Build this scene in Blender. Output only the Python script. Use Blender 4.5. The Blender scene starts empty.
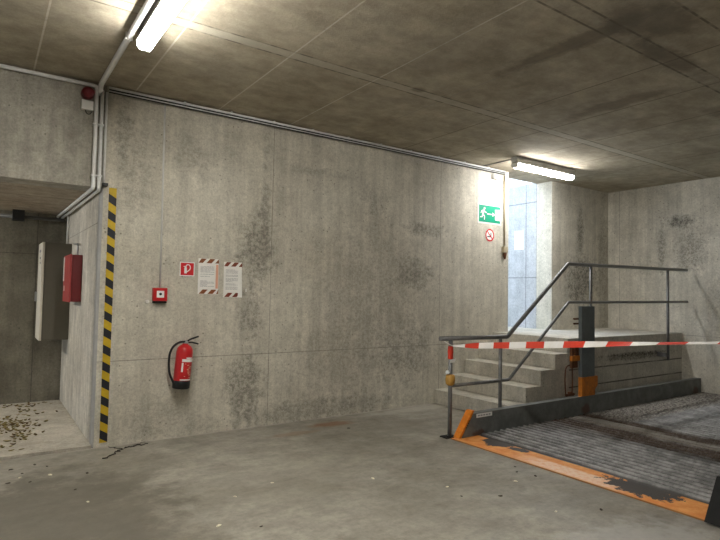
import bpy, bmesh, math, random
from mathutils import Vector, Matrix
random.seed(7)
SC = bpy.context.scene
COL = SC.collection

# ------------------------------------------------------------------ camera, sky, exposure
W, XR, ZC = 5.579, 9.355, 3.396          # back wall (y), right wall (x), ceiling (z)
CAM_H = 1.47
def make_camera():
    yaw, pitch, roll = (math.radians(a) for a in (34.695, 2.491, 1.071))
    cy, sy = math.cos(yaw), math.sin(yaw)
    f = Vector((sy*math.cos(pitch), cy*math.cos(pitch), math.sin(pitch)))
    r = Vector((cy, -sy, 0)); u = r.cross(f)
    r2 = r*math.cos(roll) + u*math.sin(roll)
    u2 = -r*math.sin(roll) + u*math.cos(roll)
    m = Matrix((r2, u2, -f)).transposed().to_4x4()
    m.translation = (0, 0, CAM_H)
    cd = bpy.data.cameras.new('camera'); cd.sensor_width = 36; cd.lens = 545.18/720*36
    cd.clip_start = 0.02; cd.clip_end = 200
    c = bpy.data.objects.new('camera', cd); COL.objects.link(c); c.matrix_world = m
    SC.camera = c
make_camera()
wd = bpy.data.worlds.new('sky'); SC.world = wd; wd.use_nodes = True
bg = wd.node_tree.nodes['Background']
bg.inputs['Color'].default_value = (0.66, 0.82, 1.0, 1); bg.inputs['Strength'].default_value = 1.8
SC.view_settings.view_transform = 'Standard'
SC.view_settings.look = 'None'
SC.view_settings.gamma = 1
SC.view_settings.use_curve_mapping = False
SC.view_settings.exposure = 1.35
LAMP = 36.0                                # radiance of a lit fluorescent diffuser
LAMP_DOOR = 30.0
LAMP_BAY = 36.0
LAMP_FILL = 22.0  # radiance of the added fill lamps

# ------------------------------------------------------------------ node helpers
class NT:
    def __init__(self, name):
        self.m = bpy.data.materials.new(name); self.m.use_nodes = True
        self.t = self.m.node_tree; self.N = self.t.nodes; self.L = self.t.links
        self.b = self.N['Principled BSDF']
        self._pos = None
    def put(self, sock, v):
        if hasattr(v, 'links') or isinstance(v, bpy.types.NodeSocket): self.L.new(v, sock)
        else: sock.default_value = v
    def pos(self):
        if self._pos is None: self._pos = self.N.new('ShaderNodeNewGeometry').outputs['Position']
        return self._pos
    def obj(self):
        return self.N.new('ShaderNodeTexCoord').outputs['Object']
    def math(self, op, a, b=0.0, clamp=False):
        n = self.N.new('ShaderNodeMath'); n.operation = op; n.use_clamp = clamp
        self.put(n.inputs[0], a); self.put(n.inputs[1], b); return n.outputs[0]
    def vmath(self, op, a, b):
        n = self.N.new('ShaderNodeVectorMath'); n.operation = op
        self.put(n.inputs[0], a); self.put(n.inputs[1], b); return n.outputs[0]
    def sep(self, v):
        n = self.N.new('ShaderNodeSeparateXYZ'); self.L.new(v, n.inputs[0]); return n.outputs
    def noise(self, scale, detail=4, rough=0.55, vec=None, stretch=None):
        v = vec if vec is not None else self.pos()
        if stretch: v = self.vmath('MULTIPLY', v, stretch)
        n = self.N.new('ShaderNodeTexNoise'); n.inputs['Scale'].default_value = scale
        n.inputs['Detail'].default_value = detail; n.inputs['Roughness'].default_value = rough
        self.L.new(v, n.inputs['Vector']); return n.outputs['Fac']
    def voro(self, scale, stretch=None):
        v = self.pos()
        if stretch: v = self.vmath('MULTIPLY', v, stretch)
        n = self.N.new('ShaderNodeTexVoronoi'); n.inputs['Scale'].default_value = scale
        self.L.new(v, n.inputs['Vector']); return n.outputs['Distance']
    def ramp(self, v, a, b, lo=0.0, hi=1.0):
        n = self.N.new('ShaderNodeMapRange'); n.interpolation_type = 'SMOOTHSTEP'
        self.put(n.inputs['Value'], v)
        n.inputs['From Min'].default_value = a; n.inputs['From Max'].default_value = b
        n.inputs['To Min'].default_value = lo; n.inputs['To Max'].default_value = hi
        return n.outputs['Result']
    def mix(self, f, a, b, mode='MIX'):
        n = self.N.new('ShaderNodeMix'); n.data_type = 'RGBA'; n.blend_type = mode
        self.put(n.inputs['Factor'], f)
        for s, v in ((n.inputs[6], a), (n.inputs[7], b)):
            if isinstance(v, tuple): v = (*v[:3], 1)
            self.put(s, v)
        return n.outputs[2]
    def scale(self, c, f):
        return self.vmath('MULTIPLY', c, self.comb(f))
    def comb(self, f):
        n = self.N.new('ShaderNodeCombineXYZ')
        for i in range(3): self.put(n.inputs[i], f)
        return n.outputs[0]
    def line(self, axis_sock, values, w):
        """1 on thin joints at the given coordinates"""
        out = None
        for v in values:
            d = self.math('ABSOLUTE', self.math('SUBTRACT', axis_sock, v))
            l = self.ramp(d, w*0.5, w, 1, 0)
            out = l if out is None else self.math('MAXIMUM', out, l)
        return out
    def patch(self, c, h, nz, hard=(1.1, 0.5), amp=1.0):
        """irregular patch around c with half extents h"""
        v = self.vmath('SUBTRACT', self.pos(), c); v = self.vmath('DIVIDE', v, h)
        l = self.N.new('ShaderNodeVectorMath'); l.operation = 'LENGTH'; self.L.new(v, l.inputs[0])
        d = self.math('ADD', l.outputs['Value'], self.math('MULTIPLY', self.math('SUBTRACT', nz, 0.5), amp*2))
        return self.ramp(d, hard[0], hard[1], 0, 1)
    def bump(self, h, strength, dist=0.01):
        n = self.N.new('ShaderNodeBump'); n.inputs['Strength'].default_value = strength
        n.inputs['Distance'].default_value = dist; self.L.new(h, n.inputs['Height'])
        self.L.new(n.outputs[0], self.b.inputs['Normal'])
    def fin(self, col, rough=0.85, metal=0.0, spec=0.3):
        if isinstance(col, tuple): col = (*col[:3], 1)
        self.put(self.b.inputs['Base Color'], col)
        self.put(self.b.inputs['Roughness'], rough)
        self.b.inputs['Metallic'].default_value = metal
        self.b.inputs['Specular IOR Level'].default_value = spec
        return self.m

def concrete(name, a, b, streak=(9, 9, 0.5), streak_amt=0.25, mott=0.35, joints=(), stains=(), pores=0.5,
             rough=0.88, spec=0.25, jw=0.006, jdark=0.45, bumpy=0.25, speck=0.25):
    t = NT(name)
    big = t.noise(0.9, 5, 0.6)
    med = t.noise(5.0, 8, 0.65)
    fine = t.noise(55, 3, 0.7)
    col = t.mix(t.ramp(big, 0.32, 0.68), a, b)
    f = t.math('ADD', 1 - mott/2, t.math('MULTIPLY', t.ramp(med, 0.28, 0.72), mott))
    st = t.noise(1.0, 6, 0.65, stretch=streak)
    f = t.math('MULTIPLY', f, t.math('ADD', 1 - streak_amt/2, t.math('MULTIPLY', t.ramp(st, 0.3, 0.7), streak_amt)))
    f = t.math('MULTIPLY', f, t.math('ADD', 1 - speck/2, t.math('MULTIPLY', t.ramp(fine, 0.25, 0.75), speck)))
    grit = t.noise(32, 6, 0.78)
    f = t.math('MULTIPLY', f, t.math('ADD', 0.86, t.math('MULTIPLY', t.ramp(grit, 0.32, 0.6), 0.2)))
    if pores:
        pm = t.math('MULTIPLY', t.ramp(t.voro(15), 0.09, 0.16, 1, 0), t.ramp(t.noise(2.3, 4), 0.46, 0.6))
        f = t.math('MULTIPLY', f, t.math('SUBTRACT', 1.0, t.math('MULTIPLY', pm, pores)))
    xyz = t.sep(t.pos())
    for ax, vals in joints:
        f = t.math('MULTIPLY', f, t.math('SUBTRACT', 1.0, t.math('MULTIPLY', t.math('MULTIPLY', t.line(xyz[ax], vals, jw),
                  t.ramp(med, 0.3, 0.55, 0.35, 1.0)), jdark)))
    col = t.scale(col, f)
    nz = t.math('ADD', t.math('MULTIPLY', t.noise(2.6, 7, 0.75), 0.5), t.math('MULTIPLY', t.noise(11, 6, 0.75), 0.5))
    for (c, h, amt, sc) in stains:
        p = t.math('MULTIPLY', t.math('MULTIPLY', t.patch(c, h, nz, (1.15, 0.25), 1.9), t.ramp(grit, 0.4, 0.58, 1.0, 0.4)), amt)
        col = t.mix(p, col, sc)
    t.bump(t.math('ADD', t.math('MULTIPLY', fine, 0.4), med), bumpy, 0.02)
    return t.fin(col, rough, 0, spec)

def plain(name, c, rough=0.5, metal=0.0, spec=0.4, var=0.12, scale=14):
    t = NT(name)
    n = t.noise(scale, 5, 0.6)
    f = t.math('ADD', 1 - var/2, t.math('MULTIPLY', t.ramp(n, 0.3, 0.7), var))
    col = t.scale(t.mix(0.0, c, c), f)
    return t.fin(col, rough, metal, spec)

def glow(name, c, s):
    t = NT(name)
    t.b.inputs['Emission Color'].default_value = (*c, 1); t.b.inputs['Emission Strength'].default_value = s
    return t.fin((0.9, 0.9, 0.9), 0.4)

# ------------------------------------------------------------------ materials
DK = (0.085, 0.08, 0.07)
def wall_mat():
    dk, md, lt = (0.13, 0.12, 0.10), (0.20, 0.185, 0.155), (0.27, 0.25, 0.21)
    t_st = [((2.45, W, 1.95), (0.24, 9, 0.48), 0.85, (0.16, 0.148, 0.122)), ((2.42, W, 1.2), (0.17, 9, 0.4), 0.8, md), ((2.38, W, 0.45), (0.26, 9, 0.5), 0.85, md),
            ((2.56, W, 2.3), (0.06, 9, 1.0), 0.6, md), ((4.1, W, 1.4), (1.2, 9, 1.2), 0.5, lt), ((3.6, W, 0.6), (0.9, 9, 0.6), 0.4, lt),
            ((4.75, W, 1.75), (0.4, 9, 0.25), 0.8, md), ((4.9, W, 2.35), (0.5, 9, 0.1), 0.75, md), ((4.6, W, 0.7), (0.6, 9, 0.4), 0.6, md),
            ((3.2, W, 2.9), (0.5, 9, 0.08), 0.5, md), ((4.0, W, 2.7), (0.3, 9, 0.25), 0.4, md),
            ((1.2, W, 2.6), (0.16, 9, 0.6), 0.6, lt), ((1.05, W, 2.9), (0.1, 9, 0.5), 0.6, md), ((1.75, W, 2.9), (0.25, 9, 0.22), 0.6, lt),
            ((3.3, W, 0.1), (1.8, 9, 0.16), 0.6, md), ((1.5, W, 0.2), (0.5, 9, 0.25), 0.4, lt),
            ((8.55, W, 1.75), (0.55, 9, 0.5), 0.95, dk), ((8.5, W, 2.6), (0.13, 9, 0.55), 0.9, dk), ((9.2, W, 2.0), (0.2, 9, 1.5), 0.6, md)]
    return concrete('concrete_wall', (0.50, 0.47, 0.395), (0.60, 0.57, 0.49), joints=((0, (2.65, 5.21)), (2, (0.79,)), ),
                    stains=t_st, streak_amt=0.26, mott=0.2)
M = {}
M['wall'] = wall_mat()
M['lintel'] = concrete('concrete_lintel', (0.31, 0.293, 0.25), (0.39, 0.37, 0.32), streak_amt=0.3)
M['rwall'] = concrete('concrete_right_wall', (0.52, 0.49, 0.42), (0.62, 0.59, 0.515), joints=((1, (5.36, 3.0)), (2, (0.9,))),
                      stains=[((XR, 4.35, 2.75), (9, 0.25, 0.13), 0.9, DK), ((XR, 4.15, 2.35), (9, 0.3, 0.5), 0.75, (0.17, 0.155, 0.135)),
                              ((XR, 4.62, 2.3), (9, 0.07, 0.55), 0.8, (0.17, 0.155, 0.135)), ((XR, 4.9, 2.0), (9, 0.3, 0.2), 0.35, (0.2, 0.18, 0.15)),
                              ((XR, 3.8, 1.5), (9, 0.15, 0.7), 0.3, (0.2, 0.18, 0.15))], streak_amt=0.25, mott=0.22)
M['plainwall'] = concrete('concrete_far_wall', (0.46, 0.43, 0.37), (0.54, 0.51, 0.44))
M['bay_side'] = concrete('concrete_bay_side', (0.46, 0.43, 0.37), (0.54, 0.51, 0.45), joints=((2, (2.1,)), (1, (6.0, 6.9))), streak=(5, 9, 0.25), streak_amt=0.3)
M['bay_back_shaded'] = concrete('concrete_bay_back_shaded', (0.135, 0.125, 0.097), (0.18, 0.167, 0.135), joints=((2, (1.9,)), (0, (0.56,))))  # shade at the back of the bay is put into this dark base
M['outwall'] = concrete('concrete_outside', (0.42, 0.43, 0.45), (0.48, 0.49, 0.50), joints=((1, (6.098, 5.88)), (2, (1.80, 3.09))), mott=0.22, streak_amt=0.15, pores=0.35, jw=0.012)
def ceil_mat():
    t = NT('concrete_ceiling')
    a, b = (0.355, 0.312, 0.235), (0.435, 0.39, 0.305)
    big = t.noise(1.1, 6, 0.62); med = t.noise(6, 7, 0.7); fine = t.noise(48, 3, 0.7)
    st = t.noise(2.2, 5, 0.65, stretch=(1.0, 2.4, 1))
    col = t.mix(t.ramp(big, 0.35, 0.65), a, b)
    f = t.math('ADD', 0.84, t.math('MULTIPLY', t.ramp(med, 0.3, 0.7), 0.30))
    f = t.math('MULTIPLY', f, t.math('ADD', 0.88, t.math('MULTIPLY', t.ramp(st, 0.3, 0.7), 0.24)))
    f = t.math('MULTIPLY', f, t.math('ADD', 0.9, t.math('MULTIPLY', fine, 0.2)))
    x, y, z = t.sep(t.pos())
    # cast joints between slabs run towards the back wall
    jx = t.line(x, (-2.2, -1.36, -0.53, 0.303, 1.153, 1.993, 2.838, 3.665, 4.50, 5.275, 6.11, 6.95, 7.78), 0.009)
    # bands between rows
    band1 = t.math('MULTIPLY', t.ramp(y, 3.845, 3.855), t.ramp(y, 3.965, 3.975, 1, 0))
    band2 = t.math('MULTIPLY', t.ramp(y, 2.065, 2.075), t.ramp(y, 2.21, 2.22, 1, 0))
    col = t.scale(col, f)
    bn = t.noise(9, 5, 0.7)
    jc = t.mix(t.ramp(x, 3.0, 4.2), (0.62, 0.58, 0.50), (0.12, 0.105, 0.08))
    col = t.mix(t.math('MULTIPLY', jx, t.ramp(med, 0.3, 0.5, 0.35, 0.8)), col, jc)
    col = t.mix(t.math('MULTIPLY', band1, 0.45), col, (0.50, 0.47, 0.40))
    col = t.mix(t.math('MULTIPLY', band2, t.ramp(bn, 0.35, 0.7, 0.1, 0.55)), col, (0.22, 0.20, 0.165))
    jy = t.line(y, (3.85, 3.97, 2.07, 2.215, 1.69), 0.012)
    dashes = t.ramp(t.noise(1.0, 2, 0.5, stretch=(9, 1, 1)), 0.4, 0.55, 0.35, 1.0)
    col = t.mix(t.math('MULTIPLY', t.math('MULTIPLY', jy, dashes), 0.68), col, (0.08, 0.07, 0.055))
    nz = t.noise(3.2, 7, 0.7)
    for c, h, am in (((3.62, 2.5, ZC), (0.12, 0.75, 9), 0.6), ((3.75, 1.9, ZC), (0.4, 0.28, 9), 0.6), ((5.1, 3.0, ZC), (0.14, 0.6, 9), 0.5),
                     ((6.1, 2.4, ZC), (0.3, 0.2, 9), 0.45), ((5.9, 3.6, ZC), (0.2, 0.3, 9), 0.35), ((3.0, 3.1, ZC), (0.5, 0.5, 9), 0.22),
                     ((4.4, 2.12, ZC), (0.6, 0.12, 9), 0.6), ((3.3, 3.86, ZC), (0.08, 0.07, 9), 0.6), ((8.0, 2.2, ZC), (0.6, 0.4, 9), 0.35)):
        col = t.mix(t.math('MULTIPLY', t.patch(c, h, nz), am), col, (0.14, 0.12, 0.095))
    t.bump(t.math('ADD', t.math('MULTIPLY', fine, 0.4), med), 0.25, 0.02)
    return t.fin(col, 0.9, 0, 0.2)
M['ceiling'] = ceil_mat()
def floor_mat():
    t = NT('concrete_floor')
    a, b = (0.225, 0.207, 0.17), (0.325, 0.305, 0.26)
    big = t.noise(0.75, 6, 0.62); med = t.noise(3.2, 8, 0.68, stretch=(1, 1.6, 1)); fine = t.noise(38, 4, 0.7)
    col = t.mix(t.ramp(big, 0.33, 0.66), a, b)
    f = t.math('ADD', 0.80, t.math('MULTIPLY', t.ramp(med, 0.3, 0.7), 0.36))
    f = t.math('MULTIPLY', f, t.math('ADD', 0.86, t.math('MULTIPLY', fine, 0.28)))
    f = t.math('MULTIPLY', f, t.math('ADD', 0.8, t.math('MULTIPLY', t.ramp(t.noise(15, 7, 0.78), 0.3, 0.62), 0.28)))
    col = t.scale(col, f)
    nz = t.noise(4.2, 7, 0.7)
    for c, h, am, sc in (((3.3, 5.27, 0), (0.3, 0.12, 9), 0.75, (0.20, 0.09, 0.035)), ((2.75, 5.1, 0), (0.35, 0.09, 9), 0.5, (0.22, 0.12, 0.06)),
                         ((3.9, 4.85, 0), (0.5, 0.2, 9), 0.5, (0.19, 0.172, 0.138)), ((3.9, 4.6, 0), (0.35, 0.1, 9), 0.3, (0.19, 0.172, 0.138)),
                         ((2.0, 3.9, 0), (0.9, 0.5, 9), 0.3, (0.19, 0.172, 0.136)), ((0.5, 4.1, 0), (0.8, 1.1, 9), 0.75, (0.115, 0.104, 0.08)), ((0.6, 3.3, 0), (0.7, 0.8, 9), 0.45, (0.13, 0.118, 0.093)),
                         ((3.2, 1.7, 0), (0.8, 0.4, 9), 0.5, (0.50, 0.49, 0.48)), ((2.0, 2.1, 0), (0.7, 0.4, 9), 0.25, (0.46, 0.44, 0.40)),  # first pale patch paints in the sheen on the near floor
                         ((4.7, 5.4, 0), (0.8, 0.12, 9), 0.5, (0.48, 0.455, 0.40))):
        col = t.mix(t.math('MULTIPLY', t.patch(c, h, nz), am), col, sc)
    y = t.sep(t.pos())[1]
    edge = t.ramp(t.math('ADD', y, t.math('MULTIPLY', nz, 0.16)), W + 0.03, W + 0.07)
    col = t.mix(t.math('MULTIPLY', edge, 0.5), col, (0.52, 0.49, 0.43))
    t.bump(t.math('ADD', t.math('MULTIPLY', fine, 0.5), med), 0.16, 0.02)
    return t.fin(col, t.ramp(t.noise(1.6, 6, 0.65), 0.3, 0.7, 0.42, 0.72), 0, 0.4)
M['floor'] = floor_mat()
M['bay_floor'] = concrete('concrete_bay_floor', (0.37, 0.342, 0.285), (0.46, 0.432, 0.37), streak_amt=0.1, mott=0.3)
M['step'] = concrete('concrete_steps', (0.46, 0.43, 0.365), (0.56, 0.535, 0.465), mott=0.3, streak_amt=0.2, pores=0.6)
M['platform'] = concrete('concrete_platform', (0.48, 0.455, 0.40), (0.56, 0.535, 0.475), mott=0.25, streak_amt=0.15,
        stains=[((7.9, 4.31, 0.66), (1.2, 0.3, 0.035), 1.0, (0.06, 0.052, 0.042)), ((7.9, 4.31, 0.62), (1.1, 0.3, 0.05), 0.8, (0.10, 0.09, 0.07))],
        joints=((2, (0.527, 0.30)),), jw=0.012, jdark=0.75)
M['pipe'] = plain('grey_conduit', (0.72, 0.72, 0.71), 0.4, 0.0, 0.5, 0.12)
M['darkpipe'] = plain('dark_conduit', (0.10, 0.10, 0.095), 0.5)
M['whitepipe'] = plain('pale_conduit', (0.62, 0.62, 0.60), 0.45)
M['beigepipe'] = plain('beige_conduit', (0.42, 0.36, 0.25), 0.5)
M['lamp'] = plain('lamp_housing', (0.50, 0.50, 0.47), 0.5)
M['white'] = plain('white_plastic', (0.70, 0.69, 0.65), 0.5, var=0.06)
M['paper'] = plain('paper', (0.86, 0.85, 0.81), 0.8, var=0.06)
M['print'] = plain('print_grey', (0.30, 0.30, 0.32), 0.8)
M['maroon'] = plain('maroon_tape', (0.20, 0.05, 0.03), 0.6)
M['brownt'] = plain('brown_tape', (0.24, 0.085, 0.03), 0.6)
M['peach'] = plain('peach_edge', (0.75, 0.42, 0.30), 0.7)
M['red'] = plain('red_paint', (0.52, 0.018, 0.02), 0.35, var=0.1)
M['redsign'] = plain('red_sign', (0.62, 0.02, 0.025), 0.5, var=0.05)
M['darkred'] = plain('dark_red_dome', (0.14, 0.008, 0.012), 0.3)
M['redbox_shaded'] = plain('red_cabinet', (0.15, 0.008, 0.010), 0.4, var=0.08)  # body red darkened to carry the shade on its near side
M['reddoor'] = plain('red_cabinet_door', (0.36, 0.05, 0.05), 0.4, var=0.08)
M['cream'] = plain('cream_cabinet_shaded', (0.105, 0.095, 0.072), 0.5, var=0.08)  # cream darkened for the shaded cabinet body; the door stays light
M['creamdoor'] = plain('cream_door', (0.60, 0.57, 0.49), 0.5, var=0.06)
M['black'] = plain('black_rubber', (0.012, 0.012, 0.013), 0.45)
M['blackpaint'] = plain('black_paint', (0.012, 0.012, 0.012), 0.6, spec=0.15, var=0.3)
M['green'] = plain('green_sign', (0.0, 0.30, 0.17), 0.5, var=0.05)
M['signwhite'] = plain('sign_white', (0.82, 0.82, 0.80), 0.5, var=0.04)
M['rail'] = plain('dark_railing_steel', (0.17, 0.17, 0.17), 0.35, 0.3, 0.5, 0.3, 20)
M['post'] = plain('slate_post', (0.10, 0.118, 0.123), 0.5, 0.0, 0.4, 0.25, 8)
M['orange'] = plain('orange_paint', (0.68, 0.20, 0.012), 0.55, var=0.3, scale=20)
M['orangedark'] = plain('orange_foot', (0.50, 0.16, 0.012), 0.55, var=0.4, scale=20)
M['rust'] = plain('rust', (0.10, 0.038, 0.014), 0.8, var=0.5, scale=30)
M['brass'] = plain('ochre_knob', (0.46, 0.25, 0.05), 0.5, var=0.3, scale=40)
M['taped_red'] = plain('barrier_red', (0.62, 0.045, 0.02), 0.5, var=0.06)
M['taped_white'] = plain('barrier_white', (0.80, 0.78, 0.75), 0.5, var=0.06)
M['yellow'] = plain('hazard_yellow', (0.56, 0.38, 0.015), 0.55, var=0.2)
M['hazblack'] = plain('hazard_black', (0.015, 0.016, 0.022), 0.55, var=0.3)
M['guard'] = plain('grey_filler', (0.36, 0.355, 0.34), 0.7, var=0.14)
M['steel'] = plain('steel_grey', (0.35, 0.36, 0.37), 0.4, 0.5)
M['twig'] = plain('twig_bark', (0.03, 0.024, 0.018), 0.9)
def leaf_mat(nm, c):
    return plain(nm, c, 0.8, var=0.4, scale=40)
M['leaf_a'] = leaf_mat('dry_leaf_olive', (0.19, 0.15, 0.05))
M['leaf_b'] = leaf_mat('dry_leaf_brown', (0.13, 0.085, 0.035))
M['leaf_c'] = leaf_mat('dry_leaf_tan', (0.22, 0.165, 0.075))
M['chip'] = leaf_mat('pale_chip', (0.75, 0.70, 0.55))
M['crumb'] = leaf_mat('dark_crumb', (0.05, 0.04, 0.028))
def beam_mat():
    t = NT('beam_paint')
    n = t.noise(7, 7, 0.7)
    col = t.mix(t.ramp(n, 0.35, 0.7), (0.12, 0.128, 0.124), (0.19, 0.20, 0.193))
    dust = t.math('MULTIPLY', t.ramp(t.voro(38), 0.05, 0.11, 1, 0), t.ramp(t.noise(2.0, 3), 0.5, 0.62))
    col = t.mix(t.math('MULTIPLY', dust, 0.5), col, (0.22, 0.21, 0.19))
    for c, h in (((6.25, 4.0, 0.08), (0.1, 0.2, 0.07)), ((9.15, 4.0, 0.06), (0.12, 0.2, 0.07)), ((4.35, 4.0, 0.03), (0.1, 0.2, 0.05))):
        col = t.mix(t.math('MULTIPLY', t.patch(c, h, t.noise(8, 5, 0.7)), 0.7), col, (0.10, 0.035, 0.014))
    return t.fin(col, 0.45, 0.1, 0.45)
M['beam'] = beam_mat()
def edge_mat():
    t = NT('worn_orange_edge')
    x, y, z = t.sep(t.pos())
    n = t.noise(9, 6, 0.7); n2 = t.noise(26, 5, 0.7)
    col = t.mix(t.ramp(n, 0.35, 0.7), (0.72, 0.25, 0.05), (0.86, 0.40, 0.12))
    # worn pale stripe down the middle
    mid = t.math('MULTIPLY', t.ramp(t.math('ABSOLUTE', t.math('SUBTRACT', x, 4.12)), 0.07, 0.12, 1, 0), t.math('MULTIPLY', t.ramp(y, 2.2, 2.5), t.ramp(y, 3.0, 3.45, 1, 0)))
    col = t.mix(t.math('MULTIPLY', mid, t.ramp(n2, 0.3, 0.6, 0.35, 1)), col, (0.90, 0.66, 0.50))
    # flaked bare steel
    d = t.math('MAXIMUM', t.patch((4.26, 2.27, 0), (0.19, 0.30, 9), t.noise(11, 7, 0.75), (1.0, 0.95), 1.3), t.patch((4.32, 3.72, 0), (0.17, 0.18, 9), n, (1.0, 0.9), 0.9))
    d = t.math('MAXIMUM', d, t.patch((4.28, 3.45, 0), (0.06, 0.1, 9), n, (1.0, 0.9), 0.9))
    col = t.mix(d, col, (0.055, 0.048, 0.045))
    lip = t.ramp(x, 4.005, 4.02, 1, 0)
    col = t.mix(t.math('MULTIPLY', lip, 0.7), col, (0.14, 0.06, 0.02))
    t.bump(t.math('ADD', n2, d), 0.2, 0.01)
    return t.fin(col, 0.6, 0, 0.4)
M['edge'] = edge_mat()
def deck_mat():
    t = NT('galvanised_deck')
    x, y, z = t.sep(t.pos())
    n = t.noise(6, 7, 0.7); n2 = t.noise(30, 5, 0.75); s = t.noise(2.2, 5, 0.6, stretch=(3, 0.6, 1))
    col = t.mix(t.ramp(n, 0.35, 0.68), (0.13, 0.13, 0.13), (0.34, 0.337, 0.335))
    # colour darkens low in the valleys, for stronger rib contrast
    val = t.ramp(z, 0.010, 0.028, 1, 0)
    col = t.mix(t.math('MULTIPLY', val, 0.85), col, (0.022, 0.019, 0.017))
    # brown dirty bands along x = 5.5 .. 6.2
    wob = t.math('ADD', x, t.math('MULTIPLY', t.math('SUBTRACT', s, 0.5), 0.25))
    b1 = t.math('MULTIPLY', t.ramp(wob, 5.42, 5.55), t.ramp(wob, 5.78, 5.86, 1, 0))
    b2 = t.math('MULTIPLY', t.ramp(wob, 6.06, 6.12), t.ramp(wob, 6.26, 6.32, 1, 0))
    far = t.ramp(t.math('ADD', wob, t.math('MULTIPLY', y, 0.45)), 6.6, 7.1, 0, 0.55)
    dirt = t.math('MAXIMUM', t.math('MAXIMUM', b1, b2), t.math('MULTIPLY', far, t.ramp(wob, 5.9, 6.0, 1, 0)))
    dirt = t.math('MULTIPLY', dirt, t.ramp(n2, 0.3, 0.6, 0.72, 1))
    col = t.mix(dirt, col, (0.040, 0.020, 0.008))
    col = t.mix(t.math('MULTIPLY', t.math('MULTIPLY', t.ramp(wob, 5.84, 5.9), t.ramp(wob, 6.08, 6.12, 1, 0)), 0.5), col, (0.19, 0.165, 0.13))
    mud = t.math('MULTIPLY', t.ramp(t.math('ADD', y, t.math('MULTIPLY', t.math('SUBTRACT', n, 0.5), 0.2)), 3.42, 3.5), t.ramp(x, 6.2, 6.35))
    mudc = t.mix(t.ramp(n2, 0.4, 0.62), (0.07, 0.06, 0.05), (0.30, 0.28, 0.25))
    col = t.mix(t.math('MULTIPLY', mud, 0.9), col, mudc)
    t.bump(n2, 0.15, 0.01)
    return t.fin(col, t.ramp(n, 0.3, 0.7, 0.35, 0.6), 0.25, 0.5)
M['deck'] = deck_mat()

# ------------------------------------------------------------------ mesh builder
ORG = {}
class MB:
    def __init__(self): self.bm = bmesh.new()
    def box(self, x0, x1, y0, y1, z0, z1, bev=0.0, mtx=None):
        b = bmesh.new()
        vs = [b.verts.new((x, y, z)) for x in (x0, x1) for y in (y0, y1) for z in (z0, z1)]
        for f in ((0, 1, 3, 2), (4, 6, 7, 5), (0, 4, 5, 1), (2, 3, 7, 6), (0, 2, 6, 4), (1, 5, 7, 3)):
            b.faces.new([vs[i] for i in f])
        if bev: bmesh.ops.bevel(b, geom=b.edges[:], offset=bev, segments=2, affect='EDGES', profile=0.6)
        return self._add(b, mtx)
    def _add(self, b, mtx=None):
        if mtx is not None: bmesh.ops.transform(b, matrix=mtx, verts=b.verts[:])
        bmesh.ops.recalc_face_normals(b, faces=b.faces[:])
        me = bpy.data.meshes.new('tmp'); b.to_mesh(me); b.free(); self.bm.from_mesh(me); bpy.data.meshes.remove(me)
        return self
    def tube(self, pts, r, seg=10, cap=True, radii=None, bend=0.0, mtx=None):
        pts = [Vector(p) for p in pts]
        if bend: pts = fillet(pts, bend)
        b = bmesh.new(); rings = []; n = len(pts)
        tan = [(pts[min(i+1, n-1)] - pts[max(i-1, 0)]).normalized() for i in range(n)]
        up = Vector((0, 0, 1)) if abs(tan[0].z) < 0.9 else Vector((1, 0, 0))
        nx = tan[0].cross(up).normalized()
        for i in range(n):
            nx = (nx - tan[i]*nx.dot(tan[i])).normalized(); ny = tan[i].cross(nx)
            rr = radii[i] if radii else r
            rings.append([b.verts.new(pts[i] + (nx*math.cos(a) + ny*math.sin(a))*rr) for a in (2*math.pi*k/seg for k in range(seg))])
        for i in range(n-1):
            for k in range(seg):
                f = b.faces.new((rings[i][k], rings[i][(k+1) % seg], rings[i+1][(k+1) % seg], rings[i+1][k])); f.smooth = True
        if cap:
            b.faces.new(rings[0][::-1]); b.faces.new(rings[-1])
        return self._add(b, mtx)
    def lathe(self, prof, mtx=None, seg=28):
        """prof: list of (r, z) about local z"""
        b = bmesh.new(); rings = []
        for r, z in prof:
            rings.append([b.verts.new((max(r, 1e-4)*math.cos(2*math.pi*k/seg), max(r, 1e-4)*math.sin(2*math.pi*k/seg), z)) for k in range(seg)])
        for i in range(len(rings)-1):
            for k in range(seg):
                f = b.faces.new((rings[i][k], rings[i][(k+1) % seg], rings[i+1][(k+1) % seg], rings[i+1][k])); f.smooth = True
        b.faces.new(rings[0][::-1]); b.faces.new(rings[-1])
        return self._add(b, mtx)
    def prism(self, poly, o, ux, uy, depth):
        """2-D polygon in the plane o + ux*a + uy*b, extruded by depth along ux x uy"""
        o, ux, uy = Vector(o), Vector(ux), Vector(uy); n = ux.cross(uy).normalized()*depth
        b = bmesh.new()
        lo = [b.verts.new(o + ux*p[0] + uy*p[1]) for p in poly]; hi = [b.verts.new(v.co + n) for v in lo]
        b.faces.new(lo[::-1]); b.faces.new(hi)
        k = len(poly)
        for i in range(k): b.faces.new((lo[i], lo[(i+1) % k], hi[(i+1) % k], hi[i]))
        return self._add(b)
    def build(self, name, mat, parent=None, org=None):
        o_ = Vector(org) if org is not None else (ORG[parent.name].copy() if parent else Vector((0, 0, 0)))
        bmesh.ops.transform(self.bm, matrix=Matrix.Translation(-o_), verts=self.bm.verts[:])
        me = bpy.data.meshes.new(name); self.bm.to_mesh(me); self.bm.free()
        me.materials.append(mat)
        o = bpy.data.objects.new(name, me); COL.objects.link(o)
        if parent: o.parent = parent
        else: o.location = o_
        ORG[o.name] = o_
        return o

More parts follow.
